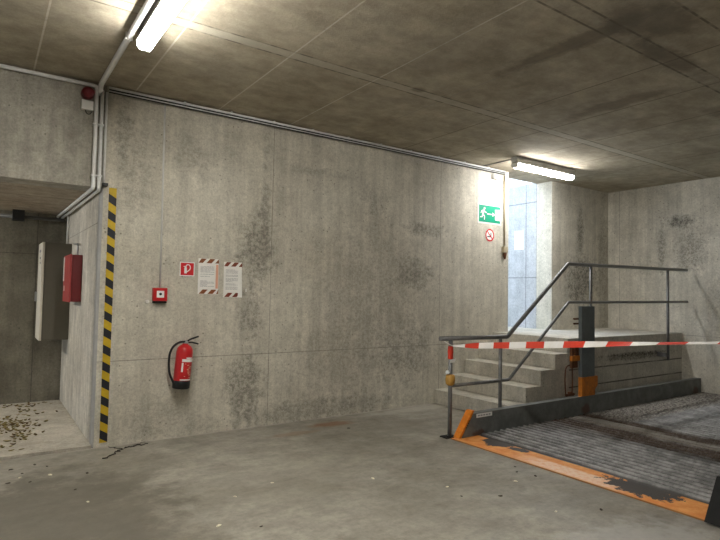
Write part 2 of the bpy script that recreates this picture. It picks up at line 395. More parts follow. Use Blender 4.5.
def fillet(pts, r):
    out = [pts[0]]
    for i in range(1, len(pts)-1):
        p, a, c = pts[i], pts[i-1], pts[i+1]
        d1, d2 = (a-p), (c-p); l = min(r, d1.length*0.49, d2.length*0.49)
        s, e = p + d1.normalized()*l, p + d2.normalized()*l
        for k in range(7):
            q = k/6; out.append(s*(1-q)**2 + p*2*q*(1-q) + e*q*q)
    out.append(pts[-1]); return out

def tag(o, label, cat, group=None):
    o['label'] = label; o['category'] = cat
    if group: o['group'] = group
    return o
def thing(name, label, cat, loc, group=None):
    o = bpy.data.objects.new(name, None); COL.objects.link(o); o.location = loc; o.empty_display_size = 0.1
    ORG[o.name] = Vector(loc); return tag(o, label, cat, group)
def struct(name, mb, m):
    o = mb.build(name, m); o['kind'] = 'structure'; return o

# ------------------------------------------------------------------ the setting
X0, Y0 = -7.0, -6.5                        # left and rear walls, out of view
BX, BY, BZ = 0.885, 8.06, 2.42             # bay: right side, back, soffit
DX0, DX1 = 6.63, 7.703                     # passage through the back wall
TH = 0.30
struct('floor', MB().box(X0, XR, Y0, W, -0.2, 0.0), M['floor'])
struct('ceiling', MB().box(X0, XR+0.3, Y0, W+TH, ZC, ZC+0.3), M['ceiling'])
struct('wall_back', MB().box(BX+0.02, DX0, W, W+TH, -0.2, ZC).box(DX1, XR+0.3, W, W+TH, -0.2, ZC), M['wall'])
struct('trim_1', MB().prism([(0, 0), (0.02, -0.02), (0.02, 0.1), (0, 0.1)], (BX, W+0.02, 0.0), (1, 0, 0), (0, 1, 0), BZ+0.04), M['guard'])
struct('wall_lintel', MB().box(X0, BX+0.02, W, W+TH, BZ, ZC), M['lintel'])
struct('wall_right', MB().box(XR, XR+0.3, Y0, W, -0.2, ZC), M['rwall'])
struct('wall_left', MB().box(X0-0.3, X0, Y0, W+TH, -0.2, ZC), M['plainwall'])
struct('wall_rear', MB().box(X0-0.3, XR+0.3, Y0-0.3, Y0, -0.2, ZC), M['plainwall'])
struct('floor_bay', MB().box(X0, BX, W-0.005, BY, -0.2, 0.028), M['bay_floor'])
struct('wall_bay_right', MB().box(BX, BX+0.2, W+0.1, BY+0.2, -0.2, BZ+0.02), M['bay_side'])
struct('wall_bay_back', MB().box(X0, BX, BY, BY+0.2, -0.2, BZ+0.02), M['bay_back_shaded'])
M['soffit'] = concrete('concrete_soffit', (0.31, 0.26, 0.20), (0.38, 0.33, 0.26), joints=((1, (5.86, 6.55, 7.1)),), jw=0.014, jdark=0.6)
struct('ceiling_bay', MB().box(X0, BX+0.2, W+TH, BY+0.2, BZ, BZ+0.25), M['soffit'])
# outside the passage
struct('wall_outside_right', MB().box(DX1, DX1+0.3, W+TH, 11.0, -0.2, 3.42), M['outwall'])
struct('wall_outside_left', MB().box(DX0-1.6, DX0-1.3, W+TH, 11.0, -0.2, 2.6), M['outwall'])
struct('floor_passage', MB().box(DX0, DX1, W-0.003, W+TH, 0.79, 0.937), M['step'])
struct('floor_outside', MB().box(DX0-1.3, DX1, W+TH, 11.0, 0.6, 0.937), M['step'])

# stairs and landing
st = thing('concrete_stairs', 'grey concrete stairs of four open steps against the back wall', 'stairs', (5.15, 4.9, 0))
SX, SZ, SY = (5.135, 5.425, 5.71, 5.995, 6.285), 0.1874, 4.285
for i in range(4):
    MB().box(SX[i], 6.285, SY, W-0.003, SZ*i, SZ*(i+1), 0.006).build('step', M['step'], st)
pl = thing('concrete_landing', 'raised pale concrete landing between stairs and right wall', 'landing', (7.8, 4.9, 0))
LY = 4.305
MB().box(6.287, XR-0.003, LY+0.012, W-0.003, 0, 0.79).build('base', M['platform'], pl)
MB().box(6.287, XR-0.003, LY, W-0.003, 0.79, 0.937, 0.006).build('slab', M['platform'], pl)

# ------------------------------------------------------------------ lamps
def lamp(x0, x1, y0, y1, label, strength, warm=(1.0, 0.965, 0.89)):
    """surface-mounted fluorescent batten along its longer side"""
    cx, cy = (x0+x1)/2, (y0+y1)/2
    t = thing('ceiling_lamp', label, 'lamp', (cx, cy, ZC), 'fluorescent ceiling lamps')
    alongy = (y1-y0) > (x1-x0)
    zt = ZC
    if alongy: h = MB().box(cx-0.05, cx+0.05, y0, y1, zt-0.08, zt, 0.004)
    else: h = MB().box(x0, x1, cy-0.05, cy+0.05, zt-0.08, zt, 0.004)
    h.build('housing', M['lamp'], t)
    d = MB(); e = 0.025
    prof = [(-0.053, zt-0.092), (-0.050, zt-0.128), (-0.034, zt-0.150), (0.034, zt-0.150), (0.050, zt-0.128), (0.053, zt-0.092)]
    # prism axis ux x uy: choose so that the extrusion runs along the lamp
    if alongy: d.prism([(a, b) for a, b in prof], (cx, y1-e, 0), (1, 0, 0), (0, 0, 1), (y1-y0)-2*e)
    else: d.prism([(a, b) for a, b in prof], (x0+e, cy, 0), (0, 1, 0), (0, 0, 1), (x1-x0)-2*e)
    d.build('diffuser', glow('lit_diffuser', warm, strength), t)
    g = MB()
    if alongy: g.box(cx-0.06, cx+0.06, y0+e, y1-e, zt-0.093, zt-0.078)
    else: g.box(x0+e, x1-e, cy-0.06, cy+0.06, zt-0.093, zt-0.078)
    g.build('tray', M['lamp'], t)
    for s in (0, 1):
        c = MB()
        if alongy:
            ya = y0 if s == 0 else y1-e
            c.prism([(a*1.06, b) for a, b in prof], (cx, ya+e, 0), (1, 0, 0), (0, 0, 1), e)
        else:
            xa = x0 if s == 0 else x1-e
            c.prism([(a*1.06, b) for a, b in prof], (xa, cy, 0), (0, 1, 0), (0, 0, 1), e)
        c.build('end_cap', M['white'], t)
    return t
lamp(0.86, 0.985, 2.65, 4.22, 'long lit fluorescent ceiling lamp beside the pipe at upper left', LAMP)
lamp(5.95, 7.28, 4.86, 4.98, 'lit fluorescent ceiling lamp over the landing by the exit passage', LAMP_DOOR, (1.0, 0.98, 0.95))
lamp(0.86, 0.985, 0.98, 2.55, 'lit fluorescent ceiling lamp in line before the upper left one, above the picture', LAMP)
lamp(0.86, 0.985, -3.6, -2.05, 'added fluorescent fill lamp in the rear of the garage behind the viewer', LAMP_FILL)  # unseen, added to fill the near floor with light
lamp(-3.6, -3.48, -3.4, -1.85, 'added fluorescent fill lamp left of the viewer, out of the picture', LAMP_FILL)  # unseen, added as general fill for the room
# lamp inside the bay, left of the picture
bl = thing('bay_lamp', 'lit fluorescent lamp under the low ceiling of the bay', 'lamp', (-1.9, 7.0, BZ))
MB().box(-1.94, -1.86, 6.3, 7.7, BZ-0.07, BZ, 0.004).build('housing', M['lamp'], bl)
MB().box(-1.95, -1.85, 6.33, 7.67, BZ-0.14, BZ-0.07, 0.01).build('diffuser', glow('lit_bay_diffuser', (1.0, 0.95, 0.85), LAMP_BAY), bl)

# ------------------------------------------------------------------ pipes
def clip(mb, p, axis, r):
    x, y, z = p
    if axis == 'x': mb.box(x-0.008, x+0.008, y-r-0.004, W-0.001, z-r-0.006, z+r+0.006)
    elif axis == 'z': mb.box(x-r-0.006, x+r+0.006, y-r-0.004, W-0.001, z-0.008, z+0.008)
PY = W - 0.040
cr = thing('conduit_run', 'pair of thin grey conduits along top of back wall', 'pipe', (3.8, W, 3.35))
MB().tube([(0.915, PY, 3.372), (6.50, PY, 3.372)], 0.0115).build('conduit', M['pipe'], cr)
MB().tube([(0.915, PY, 3.353), (6.50, PY, 3.353)], 0.0065, 8).build('black_tube', M['black'], cr)  # thin black tube gives a dark line below the conduit
MB().tube([(0.915, PY, 3.340), (6.50, PY, 3.340)], 0.0060, 8).build('conduit', M['pipe'], cr)
MB().tube([(0.915, PY, 3.328), (6.50, PY, 3.328)], 0.0060, 8).build('black_tube', M['black'], cr)
for k in range(10):
    MB().box(1.615+k*0.5, 1.635+k*0.5, PY-0.013, W-0.001, 3.362, 3.391).build('clip', M['pipe'], cr)
tp = thing('vertical_conduit', 'leftmost and thickest grey conduit bending down beside the siren into the bay', 'pipe', (0.81, W, 2.45))
MB().tube([(-6.9, PY, 3.36), (0.81, PY, 3.36), (0.81, PY, 2.40), (0.775, 8.03, 2.395)], 0.0175, 12, bend=0.03).build('conduit', M['pipe'], tp)
for z in (3.0, 2.52):
    m_ = MB(); clip(m_, (0.81, PY, z), 'z', 0.018); m_.build('clip', M['pipe'], tp)
tp = thing('vertical_conduit', 'middle grey conduit running from ceiling corner down into the bay', 'pipe', (0.86, W, 2.45))
MB().tube([(0.858, PY, 3.33), (0.858, PY, 2.385), (0.825, 8.03, 2.385)], 0.016, 12, bend=0.03).build('conduit', M['pipe'], tp)
for z in (3.0, 2.52):
    m_ = MB(); clip(m_, (0.858, PY, z), 'z', 0.016); m_.build('clip', M['pipe'], tp)
tp = thing('vertical_conduit', 'rightmost and thinnest grey conduit above the striped corner, ending in a black box', 'pipe', (0.90, W, 2.45))
MB().tube([(0.899, PY+0.006, 3.325), (0.899, PY+0.006, 2.46)], 0.011, 10).build('conduit', M['pipe'], tp)
MB().box(0.888, 0.936, PY-0.012, W-0.002, 2.435, 2.462, 0.003).build('junction_box', M['black'], tp)
tr = thing('ceiling_pipe', 'thick grey pipe along ceiling beside the left lamp', 'pipe', (0.835, 3, 3.36))
MB().tube([(0.832, -6.4, 3.362), (0.832, 5.47, 3.362), (0.84, W-0.012, 3.30)], 0.023, 16, bend=0.05).build('pipe', M['pipe'], tr)
for y in (4.30, 2.4, 0.4):
    MB().box(0.806, 0.858, y-0.008, y+0.008, 3.336, ZC-0.001, 0.003).build('clip', M['pipe'], tr)
dp = thing('bay_pipe', 'dark pipe with black box under bay ceiling at back', 'pipe', (0.5, 7.8, 2.36))
MB().tube([(0.13, 7.9, 2.34), (0.84, 7.9, 2.34)], 0.022, 12).build('pipe', M['darkpipe'], dp)
MB().box(0.27, 0.40, 7.84, 7.96, 2.29, BZ-0.001, 0.006).build('junction_box', M['black'], dp)
dc = thing('bay_conduit', 'short pale conduit dropping from the bay ceiling to the grey cabinet', 'pipe', (BX, 7.6, 2.0))
MB().tube([(BX-0.03, 7.66, 2.37), (BX-0.03, 7.66, 2.02)], 0.014, 10, bend=0.03).build('conduit', M['whitepipe'], dc)
MB().tube([(BX-0.03, 6.72, 1.835), (BX-0.03, 6.72, 1.96), (BX-0.03, 7.0, 1.98)], 0.010, 10, bend=0.04).build('conduit', M['steel'], dc)
# conduit to the alarm push button
cc = tag(MB().tube([(1.438, W-0.010, 3.33), (1.45, W-0.010, 1.49)], 0.009).build('alarm_conduit', M['whitepipe'], org=(1.44, W, 1.49)),
         'thin pale vertical conduit down to the red alarm push button', 'pipe')
cv = thing('door_conduit', 'beige vertical conduit with brass end left of exit passage', 'pipe', (6.52, W, 2.1))
MB().tube([(6.515, W-0.014, 3.32), (6.523, W-0.014, 2.20)], 0.012).build('conduit', M['beigepipe'], cv)
MB().box(6.47, 6.56, W-0.055, W-0.001, 2.135, 2.225, 0.008).build('switch_box', M['beigepipe'], cv)
MB().lathe([(0.026, 0), (0.026, -0.03), (0.014, -0.09), (0.010, -0.10)], Matrix.Translation((6.515, W-0.03, 2.135)), 14).build('plug', M['rust'], cv)
tag(MB().tube([(6.02, W-0.028, 3.392), (6.02, 5.0, 3.385), (6.02, 4.99, 3.39)], 0.008).build('lamp_cable', M['darkpipe'], org=(6.02, 5.3, 3.38)),
    'thin dark cable on ceiling from wall conduits to the lamp over the landing', 'cable')

# ------------------------------------------------------------------ wall things, left
sr = thing('alarm_siren', 'dark red round alarm siren on a white box by the left conduits', 'siren', (0.745, W, 3.28))
MB().lathe([(0.053, 0), (0.055, 0.03), (0.053, 0.07), (0.045, 0.10), (0.02, 0.115)], Matrix.Translation((0.733, W-0.001, 3.275)) @ Matrix.Rotation(math.pi/2, 4, 'X'), 24).build('dome', M['darkred'], sr)
MB().box(0.683, 0.784, W-0.06, W-0.001, 3.118, 3.208, 0.006).build('base_box', M['white'], sr)
MB().tube([(0.72, W-0.03, 3.12), (0.735, W-0.03, 3.085), (0.765, W-0.03, 3.09), (0.778, W-0.03, 3.12)], 0.004, 8, bend=0.02).build('cable', M['black'], sr)

hz = thing('hazard_strip', 'yellow and black striped tape strip on corner of back wall', 'warning tape', (0.985, W, 0.04))
MB().box(0.953, 1.021, W-0.004, W-0.0005, 0.04, 2.43).build('backing', M['yellow'], hz)
z = 0.041
while z < 2.3:
    sh = 0.042; h = 0.079
    pts = [(0, z+sh), (0.068, z), (0.068, z+h), (0, z+h+sh)]
    MB().prism(pts, (0.953, W-0.004, 0), (1, 0, 0), (0, 0, 1), 0.001).build('black_stripe', M['hazblack'], hz)
    z += 0.158

fb = thing('call_point', 'small red alarm push button box with white centre', 'alarm button', (1.453, W, 1.41))
MB().box(1.378, 1.514, W-0.05, W-0.001, 1.362, 1.49, 0.006).build('case', M['red'], fb)
MB().box(1.382, 1.510, W-0.048, W-0.002, 1.34, 1.361, 0.004).build('base', M['blackpaint'], fb)
MB().box(1.41, 1.482, W-0.054, W-0.05, 1.395, 1.462, 0.002).build('front_plate', M['signwhite'], fb)
MB().lathe([(0.013, 0), (0.013, 0.004)], Matrix.Translation((1.446, W-0.0545, 1.43)) @ Matrix.Rotation(math.pi/2, 4, 'X'), 14).build('button', M['black'], fb)
tag(MB().lathe([(0.02, 0), (0.02, 0.006), (0.012, 0.012)], Matrix.Translation((1.335, W-0.0005, 1.352)) @ Matrix.Rotation(math.pi/2, 4, 'X'), 14).build('wall_plug', M['white'], org=(1.335, W, 1.352)),
    'tiny pale plug in wall beside the red alarm button', 'wall plug')

def V(x, z, y): return (x, y, z)
fs = thing('fire_sign', 'square red sign with white extinguisher and hose symbol', 'sign', (1.715, W, 1.69))
MB().box(1.64, 1.79, W-0.004, W-0.0005, 1.617, 1.76).build('plate', M['signwhite'], fs)
MB().box(1.649, 1.781, W-0.006, W-0.004, 1.626, 1.751).build('red_field', M['redsign'], fs)
ic = MB()
ic.prism([(0.036, 0.018), (0.062, 0.018), (0.062, 0.072), (0.056, 0.084), (0.042, 0.084), (0.036, 0.072)], (1.649, W-0.006, 1.626), (1, 0, 0), (0, 0, 1), 0.001)
arc = [(0.049, 0.085), (0.052, 0.102), (0.066, 0.112), (0.084, 0.110), (0.098, 0.096), (0.102, 0.076), (0.096, 0.056), (0.08, 0.042), (0.068, 0.03)]
inn = [(0.057, 0.085), (0.060, 0.097), (0.069, 0.104), (0.081, 0.102), (0.090, 0.092), (0.093, 0.076), (0.088, 0.061), (0.075, 0.05), (0.062, 0.038)]
for i in range(len(arc)-1):
    ic.prism([arc[i], inn[i], inn[i+1], arc[i+1]], (1.649, W-0.006, 1.626), (1, 0, 0), (0, 0, 1), 0.001)
ic.prism([(0.028, 0.085), (0.05, 0.085), (0.05, 0.092), (0.028, 0.092)], (1.649, W-0.006, 1.626), (1, 0, 0), (0, 0, 1), 0.001)
ic.build('symbol', M['signwhite'], fs)

def notice(x0, x1, z0, z1, label, curl, cols, edge):
    t = thing('wall_notice', label, 'notice', ((x0+x1)/2, W, z0), 'notices taped to the back wall')
    b = bmesh.new(); nx, nz = 8, 12; g = []
    for i in range(nx+1):
        row = []
        for j in range(nz+1):
            u, v = i/nx, j/nz
            y = W-0.004 - curl*max(0, u-0.6)**2*2*max(0, 0.7-v) - 0.002*math.sin(u*7+v*5)
            row.append(b.verts.new((x0+(x1-x0)*u, y, z0+(z1-z0)*v)))
        g.append(row)
    for i in range(nx):
        for j in range(nz): b.faces.new((g[i][j], g[i+1][j], g[i+1][j+1], g[i][j+1]))
    r = bmesh.ops.extrude_face_region(b, geom=b.faces[:])
    bmesh.ops.translate(b, verts=[e for e in r['geom'] if isinstance(e, bmesh.types.BMVert)], vec=(0, 0.0012, 0))
    mb = MB(); mb._add(b); mb.build('sheet', M['paper'], t)
    if edge: MB().box(x1-0.03, x1-0.004, W-0.0085, W-0.0072, z0+0.06, z1-0.06).build('coloured_edge', M['peach'], t)
    pr = MB(); rr = random.Random(3 if edge else 5)
    zz = z1-0.085
    while zz > z0+0.075:
        if rr.random() < 0.82:
            a = x0+0.022; e = x1-0.045 if rr.random() < 0.7 else x0+0.08+rr.random()*0.05
            xx = a
            while xx < e:
                l = min(0.012+rr.random()*0.03, e-xx)
                pr.box(xx, xx+l, W-0.0083, W-0.0078, zz, zz+0.0035); xx += l+0.005
        zz -= 0.0115
    pr.build('print', M['print'], t)['kind'] = 'stuff'
    w = (x1-x0)
    for zt, mats, off in ((z1-0.047, cols[0], 0.0), (z0+0.004, cols[1], 0.02)):
        for k in range(3):
            a = -0.01+k*w*0.43+off; h = 0.045; s = 0.04; pp = []
            for q in ((a, 0), (a+w*0.25, 0), (a+w*0.25+s, h), (a+s, h)): pp.append((min(max(q[0], 0), w), q[1]))
            if pp[1][0]-pp[0][0] < 0.004 and pp[2][0]-pp[3][0] < 0.004: continue
            MB().prism(pp, (x0, W-0.0072, zt), (1, 0, 0), (0, 0, 1), 0.0012).build('tape_stripe', mats, t)
    return t
notice(1.829, 2.045, 1.435, 1.806, 'left white printed notice, with peach edge and brown striped tape', 0.0, (M['brownt'], M['brownt']), True)
notice(2.103, 2.305, 1.405, 1.782, 'right white printed notice, with maroon striped tape and curling corner', 0.09, (M['maroon'], M['maroon']), False)
tag(MB().box(2.350, 2.366, W-0.012, W-0.0005, 1.466, 1.50, 0.004).build('wall_hook', M['white'], org=(2.357, W, 1.48)),
    'tiny white hook on wall right of the notices', 'hook')

# extinguisher
EY = W-0.105
fe = thing('fire_extinguisher', 'red fire extinguisher with black hose hanging tilted on wall', 'fire extinguisher', (1.64, EY, 0.52))
RX = Matrix.Translation((1.657, EY, 0.50)) @ Matrix.Rotation(math.radians(4.5), 4, 'Y')
MB().lathe([(0.078, 0.065), (0.08, 0.08), (0.08, 0.355), (0.074, 0.395), (0.055, 0.42), (0.030, 0.432), (0.024, 0.45)], RX).build('cylinder', M['red'], fe)
MB().lathe([(0.070, 0.0), (0.083, 0.008), (0.083, 0.075), (0.080, 0.082)], RX).build('foot_boot', M['black'], fe)
def plate_on_cyl(zlo, zhi, a0, a1, r, mat, nm):
    b = bmesh.new(); n = 12; lo = []; hi = []
    for k in range(n+1):
        a = math.radians(a0+(a1-a0)*k/n)
        lo.append(b.verts.new((r*math.sin(a), -r*math.cos(a), zlo))); hi.append(b.verts.new((r*math.sin(a), -r*math.cos(a), zhi)))
    for k in range(n): b.faces.new((lo[k], lo[k+1], hi[k+1], hi[k]))
    rr = bmesh.ops.extrude_face_region(b, geom=b.faces[:])
    for v in [e for e in rr['geom'] if isinstance(e, bmesh.types.BMVert)]: v.co.x *= 0.99; v.co.y *= 0.99
    mb = MB(); mb._add(b, RX); return mb.build(nm, mat, fe)
lab = plate_on_cyl(0.268, 0.296, -28, 68, 0.0812, M['signwhite'], 'label_band')
plate_on_cyl(0.30, 0.312, 0, 48, 0.0812, M['signwhite'], 'label_band')
plate_on_cyl(0.088, 0.100, -30, 62, 0.0812, M['signwhite'], 'label_band')
plate_on_cyl(0.17, 0.26, -28, -16, 0.0812, M['signwhite'], 'label_print')
rr = random.Random(2)
for k in range(11):
    a = -8+rr.random()*44; zz = 0.112+k*0.0135
    plate_on_cyl(zz, zz+0.006, a, a+8+rr.random()*18, 0.0811, M['peach'], 'label_print')
MB().lathe([(0.026, 0.435), (0.026, 0.455), (0.02, 0.47), (0.012, 0.475)], RX, 16).build('valve', M['steel'], fe)
MB().tube([(0.0, 0, 0.46), (0.05, -0.01, 0.492), (0.12, -0.01, 0.520)], 0.009, 8, mtx=RX).build('lever', M['black'], fe)
MB().tube([(0.0, 0, 0.455), (0.06, -0.01, 0.458), (0.125, -0.01, 0.445)], 0.008, 8, mtx=RX).build('lever', M['black'], fe)
hp = [(-0.01, -0.01, 0.46), (-0.06, -0.015, 0.458), (-0.12, -0.02, 0.42), (-0.15, -0.02, 0.35), (-0.15, -0.02, 0.25), (-0.13, -0.02, 0.14), (-0.085, -0.03, 0.06), (-0.075, -0.03, 0.02)]
MB().tube(fillet([Vector(p) for p in hp], 0.05), 0.011, 10, mtx=RX).build('hose', M['black'], fe)
MB().box(-0.04, 0.04, 0.081, 0.104, 0.33, 0.40, mtx=RX).build('wall_bracket', M['blackpaint'], fe)

# bay cabinets
gc = thing('grey_cabinet', 'tall cream grey wall cabinet deep inside the bay', 'cabinet', (0.73, 7.7, 0.85))
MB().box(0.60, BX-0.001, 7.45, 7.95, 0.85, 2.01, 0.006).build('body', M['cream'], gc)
d_ = MB().box(0.572, 0.599, 7.445, 7.955, 0.845, 2.015, 0.006).build('door', M['creamdoor'], gc)
MB().box(0.566, 0.572, 7.60, 7.75, 1.90, 1.93).box(0.566, 0.572, 7.60, 7.70, 1.82, 1.84).box(0.566, 0.572, 7.60, 7.66, 1.76, 1.78).build('lettering', M['print'], d_)
MB().box(0.548, 0.572, 7.90, 7.94, 1.30, 1.42, 0.004).build('handle', M['steel'], d_)
rc = thing('red_cabinet', 'red fire hose cabinet box on right wall of bay', 'cabinet', (0.825, 6.8, 1.33))
MB().box(0.785, BX-0.001, 6.55, 7.08, 1.326, 1.832, 0.005).build('body', M['redbox_shaded'], rc)
d_ = MB().box(0.765, 0.784, 6.545, 7.085, 1.321, 1.837, 0.005).build('door', M['reddoor'], rc)
MB().box(0.758, 0.765, 7.0, 7.04, 1.55, 1.82).box(0.758, 0.765, 6.93, 6.97, 1.44, 1.50).build('lettering', M['signwhite'], d_)

# ------------------------------------------------------------------ wall things, right
es = thing('exit_sign', 'green emergency exit sign with white running figure and arrow', 'sign', (6.2, W, 2.7))
MB().box(5.945, 6.452, W-0.006, W-0.0005, 2.545, 2.842).build('plate', M['signwhite'], es)
GX, GZ = 5.968, 2.568
MB().box(GX, 6.43, W-0.008, W-0.006, GZ, 2.82).build('green_field', M['green'], es)
man = MB()
O = (GX, W-0.008, GZ)
def pg(p, mb=man): mb.prism(p, O, (1, 0, 0), (0, 0, 1), 0.001)
pg([(0.116+0.018*math.cos(a*math.pi/6), 0.204+0.018*math.sin(a*math.pi/6)) for a in range(12)])
pg([(0.082, 0.182), (0.118, 0.182), (0.112, 0.150), (0.098, 0.112), (0.068, 0.112), (0.074, 0.15)])          # trunk
pg([(0.112, 0.178), (0.150, 0.150), (0.168, 0.156), (0.165, 0.142), (0.148, 0.135), (0.108, 0.158)])        # front arm
pg([(0.086, 0.182), (0.050, 0.166), (0.034, 0.128), (0.046, 0.124), (0.060, 0.152), (0.084, 0.160)])        # rear arm
pg([(0.072, 0.114), (0.098, 0.114), (0.126, 0.092), (0.124, 0.034), (0.108, 0.034), (0.108, 0.082), (0.084, 0.094)])  # front leg
pg([(0.068, 0.118), (0.090, 0.104), (0.070, 0.066), (0.026, 0.062), (0.026, 0.078), (0.058, 0.082)])        # rear leg
man.build('running_figure', M['signwhite'], es)
ar = MB()
pg([(0.175, 0.118), (0.29, 0.118), (0.29, 0.092), (0.345, 0.126), (0.29, 0.160), (0.29, 0.134), (0.175, 0.134)], ar)
ar.build('arrow', M['signwhite'], es)
dr = MB(); pg([(0.345, 0.045), (0.462, 0.04), (0.462, 0.212), (0.345, 0.205)], dr)
dr.build('doorway_symbol', M['signwhite'], es)

ns = thing('no_smoking_sign', 'small round no smoking sign below the exit sign', 'sign', (6.207, W, 2.38))
RS = Matrix.Translation((6.207, W-0.0005, 2.381)) @ Matrix.Rotation(math.pi/2, 4, 'X')
MB().lathe([(0.094, 0), (0.094, 0.003)], RS, 32).build('disc', M['signwhite'], ns)
b = MB()
for k in range(36):
    a, c = 2*math.pi*k/36, 2*math.pi*(k+1)/36
    b.prism([(0.094*math.cos(a), 0.094*math.sin(a)), (0.094*math.cos(c), 0.094*math.sin(c)), (0.074*math.cos(c), 0.074*math.sin(c)), (0.074*math.cos(a), 0.074*math.sin(a))],
            (6.207, W-0.0035, 2.381), (1, 0, 0), (0, 0, 1), 0.001)
b.prism([(-0.06, 0.048), (-0.048, 0.06), (0.06, -0.048), (0.048, -0.06)], (6.207, W-0.0035, 2.381), (1, 0, 0), (0, 0, 1), 0.0012)
b.build('red_ring', M['redsign'], ns)
MB().box(6.155, 6.245, W-0.0043, W-0.0035, 2.350, 2.364).box(6.225, 6.239, W-0.0043, W-0.0035, 2.368, 2.42).build('cigarette', M['hazblack'], ns)
jb = thing('sensor_box', 'small pale sensor box high on wall above the exit sign', 'sensor', (6.28, W, 3.24))
MB().box(6.232, 6.335, W-0.05, W-0.001, 3.228, 3.315, 0.008).build('case', M['white'], jb)
MB().box(6.245, 6.275, W-0.056, W-0.05, 3.245, 3.30, 0.003).build('front_panel', M['print'], jb)
on = thing('outside_notice', 'pale notice on the outside concrete wall of the exit passage', 'notice', (DX1, 6.24, 2.3))
MB().box(DX1-0.006, DX1-0.0005, 6.14, 6.345, 2.29, 2.62).build('sheet', M['paper'], on)
m_ = MB()
for k in range(9): m_.box(DX1-0.0068, DX1-0.006, 6.17, 6.31 - 0.03*(k % 3), 2.33+k*0.03, 2.336+k*0.03)
m_.build('print', M['print'], on)['kind'] = 'stuff'

# ------------------------------------------------------------------ railing
RY = 4.165
rl = thing('stair_railing', 'dark steel tube railing climbing beside the stairs to the right wall', 'railing', (6.0, RY, 0))
MB().tube([(3.905, RY, 1.022), (4.94, RY, 1.012), (6.085, RY, 1.895), (9.20, RY, 1.940)], 0.024, 14, bend=0.02).build('handrail', M['rail'], rl)
MB().tube([(4.055, RY, 0.528), (4.97, RY, 0.525), (6.095, RY, 1.41), (9.215, RY, 1.436)], 0.0185, 12, bend=0.02).build('mid_rail', M['rail'], rl)
for x, z0, z1, r in ((4.054, 0.0, 1.005, 0.023), (4.826, 0.0, 0.998, 0.021), (6.58, 0.55, 1.885, 0.018), (8.60, 0.55, 1.912, 0.020)):
    MB().tube([(x, RY, z0), (x, RY, z1)], r, 12).build('post', M['rail'], rl)
MB().box(3.97, 4.12, RY-0.047, RY+0.06, 0.0, 0.012, 0.003).build('foot_plate', M['blackpaint'], rl)
for x in (6.58, 8.60):
    MB().box(x-0.03, x+0.03, RY+0.016, LY+0.011, 0.60, 0.66).build('fixing_plate', M['rail'], rl)
kn = MB().lathe([(0.024, -0.06), (0.046, -0.045), (0.052, 0.0), (0.046, 0.045), (0.026, 0.058)], Matrix.Translation((4.054, RY, 0.592)), 20).build('knob', M['brass'], rl)
kn['label'] = 'round ochre knob on the first post'
MB().lathe([(0.018, -0.012), (0.022, 0.0), (0.012, 0.02)], Matrix.Translation((4.00, RY-0.015, 0.672)), 12).build('tip', M['signwhite'], kn)

# ------------------------------------------------------------------ barrier tape
def tape():
    A = Vector((4.06, RY-0.027, 0.944)); D = Vector((-0.1565, -2.568, 0.255)); L = D.length; D.normalize()
    end = L*1.14
    t = thing('barrier_tape', 'red and white barrier tape stretched across from the railing post', 'barrier tape', (4.0, 3.0, 1.05))
    # first red block starts a little after the knot
    seg = 0.1995; s = -0.013; k = 0
    while s < end:
        a, e = max(s, 0), min(s+seg, end)
        b = bmesh.new(); n = 4; lo = []; hi = []
        for q in range(n+1):
            d = a+(e-a)*q/n; p = A + D*d
            h = 0.029 if d > 0.35 else 0.006+0.023*(d/0.35)
            tw = 0.15 + 1.15*min(max((d-1.2)/1.0, 0), 1)          # the tape slowly turns over towards its near end
            off = Vector((math.sin(tw)*h, 0, math.cos(tw)*h))
            lo.append(b.verts.new(p - off)); hi.append(b.verts.new(p + off))
        for q in range(n): b.faces.new((lo[q], lo[q+1], hi[q+1], hi[q]))
        r = bmesh.ops.extrude_face_region(b, geom=b.faces[:])
        bmesh.ops.translate(b, verts=[v for v in r['geom'] if isinstance(v, bmesh.types.BMVert)], vec=(-0.0008, 0, 0))
        mb = MB(); mb._add(b)
        o = mb.build('red_stripe' if k % 2 else 'white_stripe', M['taped_red'] if k % 2 else M['taped_white'], t)
        s += seg; k += 1
    MB().lathe([(0.025, 0.0), (0.029, 0.01), (0.027, 0.05), (0.031, 0.075), (0.026, 0.13), (0.025, 0.135)], Matrix.Translation((4.054, RY, 0.805)), 14).build('knot', M['taped_red'], t)
    m_ = MB(); m_.prism([(-0.028, 0.02), (0.04, 0.024), (0.052, 0.03), (0.028, -0.012), (-0.028, -0.014)], (4.054, RY-0.030, 0.785), (1, 0, 0), (0, 0, 1), 0.002)
    m_.build('loose_end', M['taped_white'], t)
    m_ = MB().tube([(4.06, RY-0.03, 0.944), (4.0, RY-0.03, 0.965), (3.94, RY-0.03, 0.995)], 0.006, 6); m_.build('loose_end', M['taped_white'], t)
tape()
# the near post that carries the other end of the tape (outside the picture)
np_ = thing('tape_post', 'dark steel post carrying the near end of the barrier tape', 'post', (3.87, 1.19, 0))
MB().tube([(3.87, 1.17, 0.012), (3.87, 1.17, 1.32)], 0.023, 12).build('post', M['rail'], np_)
MB().box(3.79, 3.95, 1.09, 1.25, 0, 0.012, 0.003).build('foot_plate', M['blackpaint'], np_)

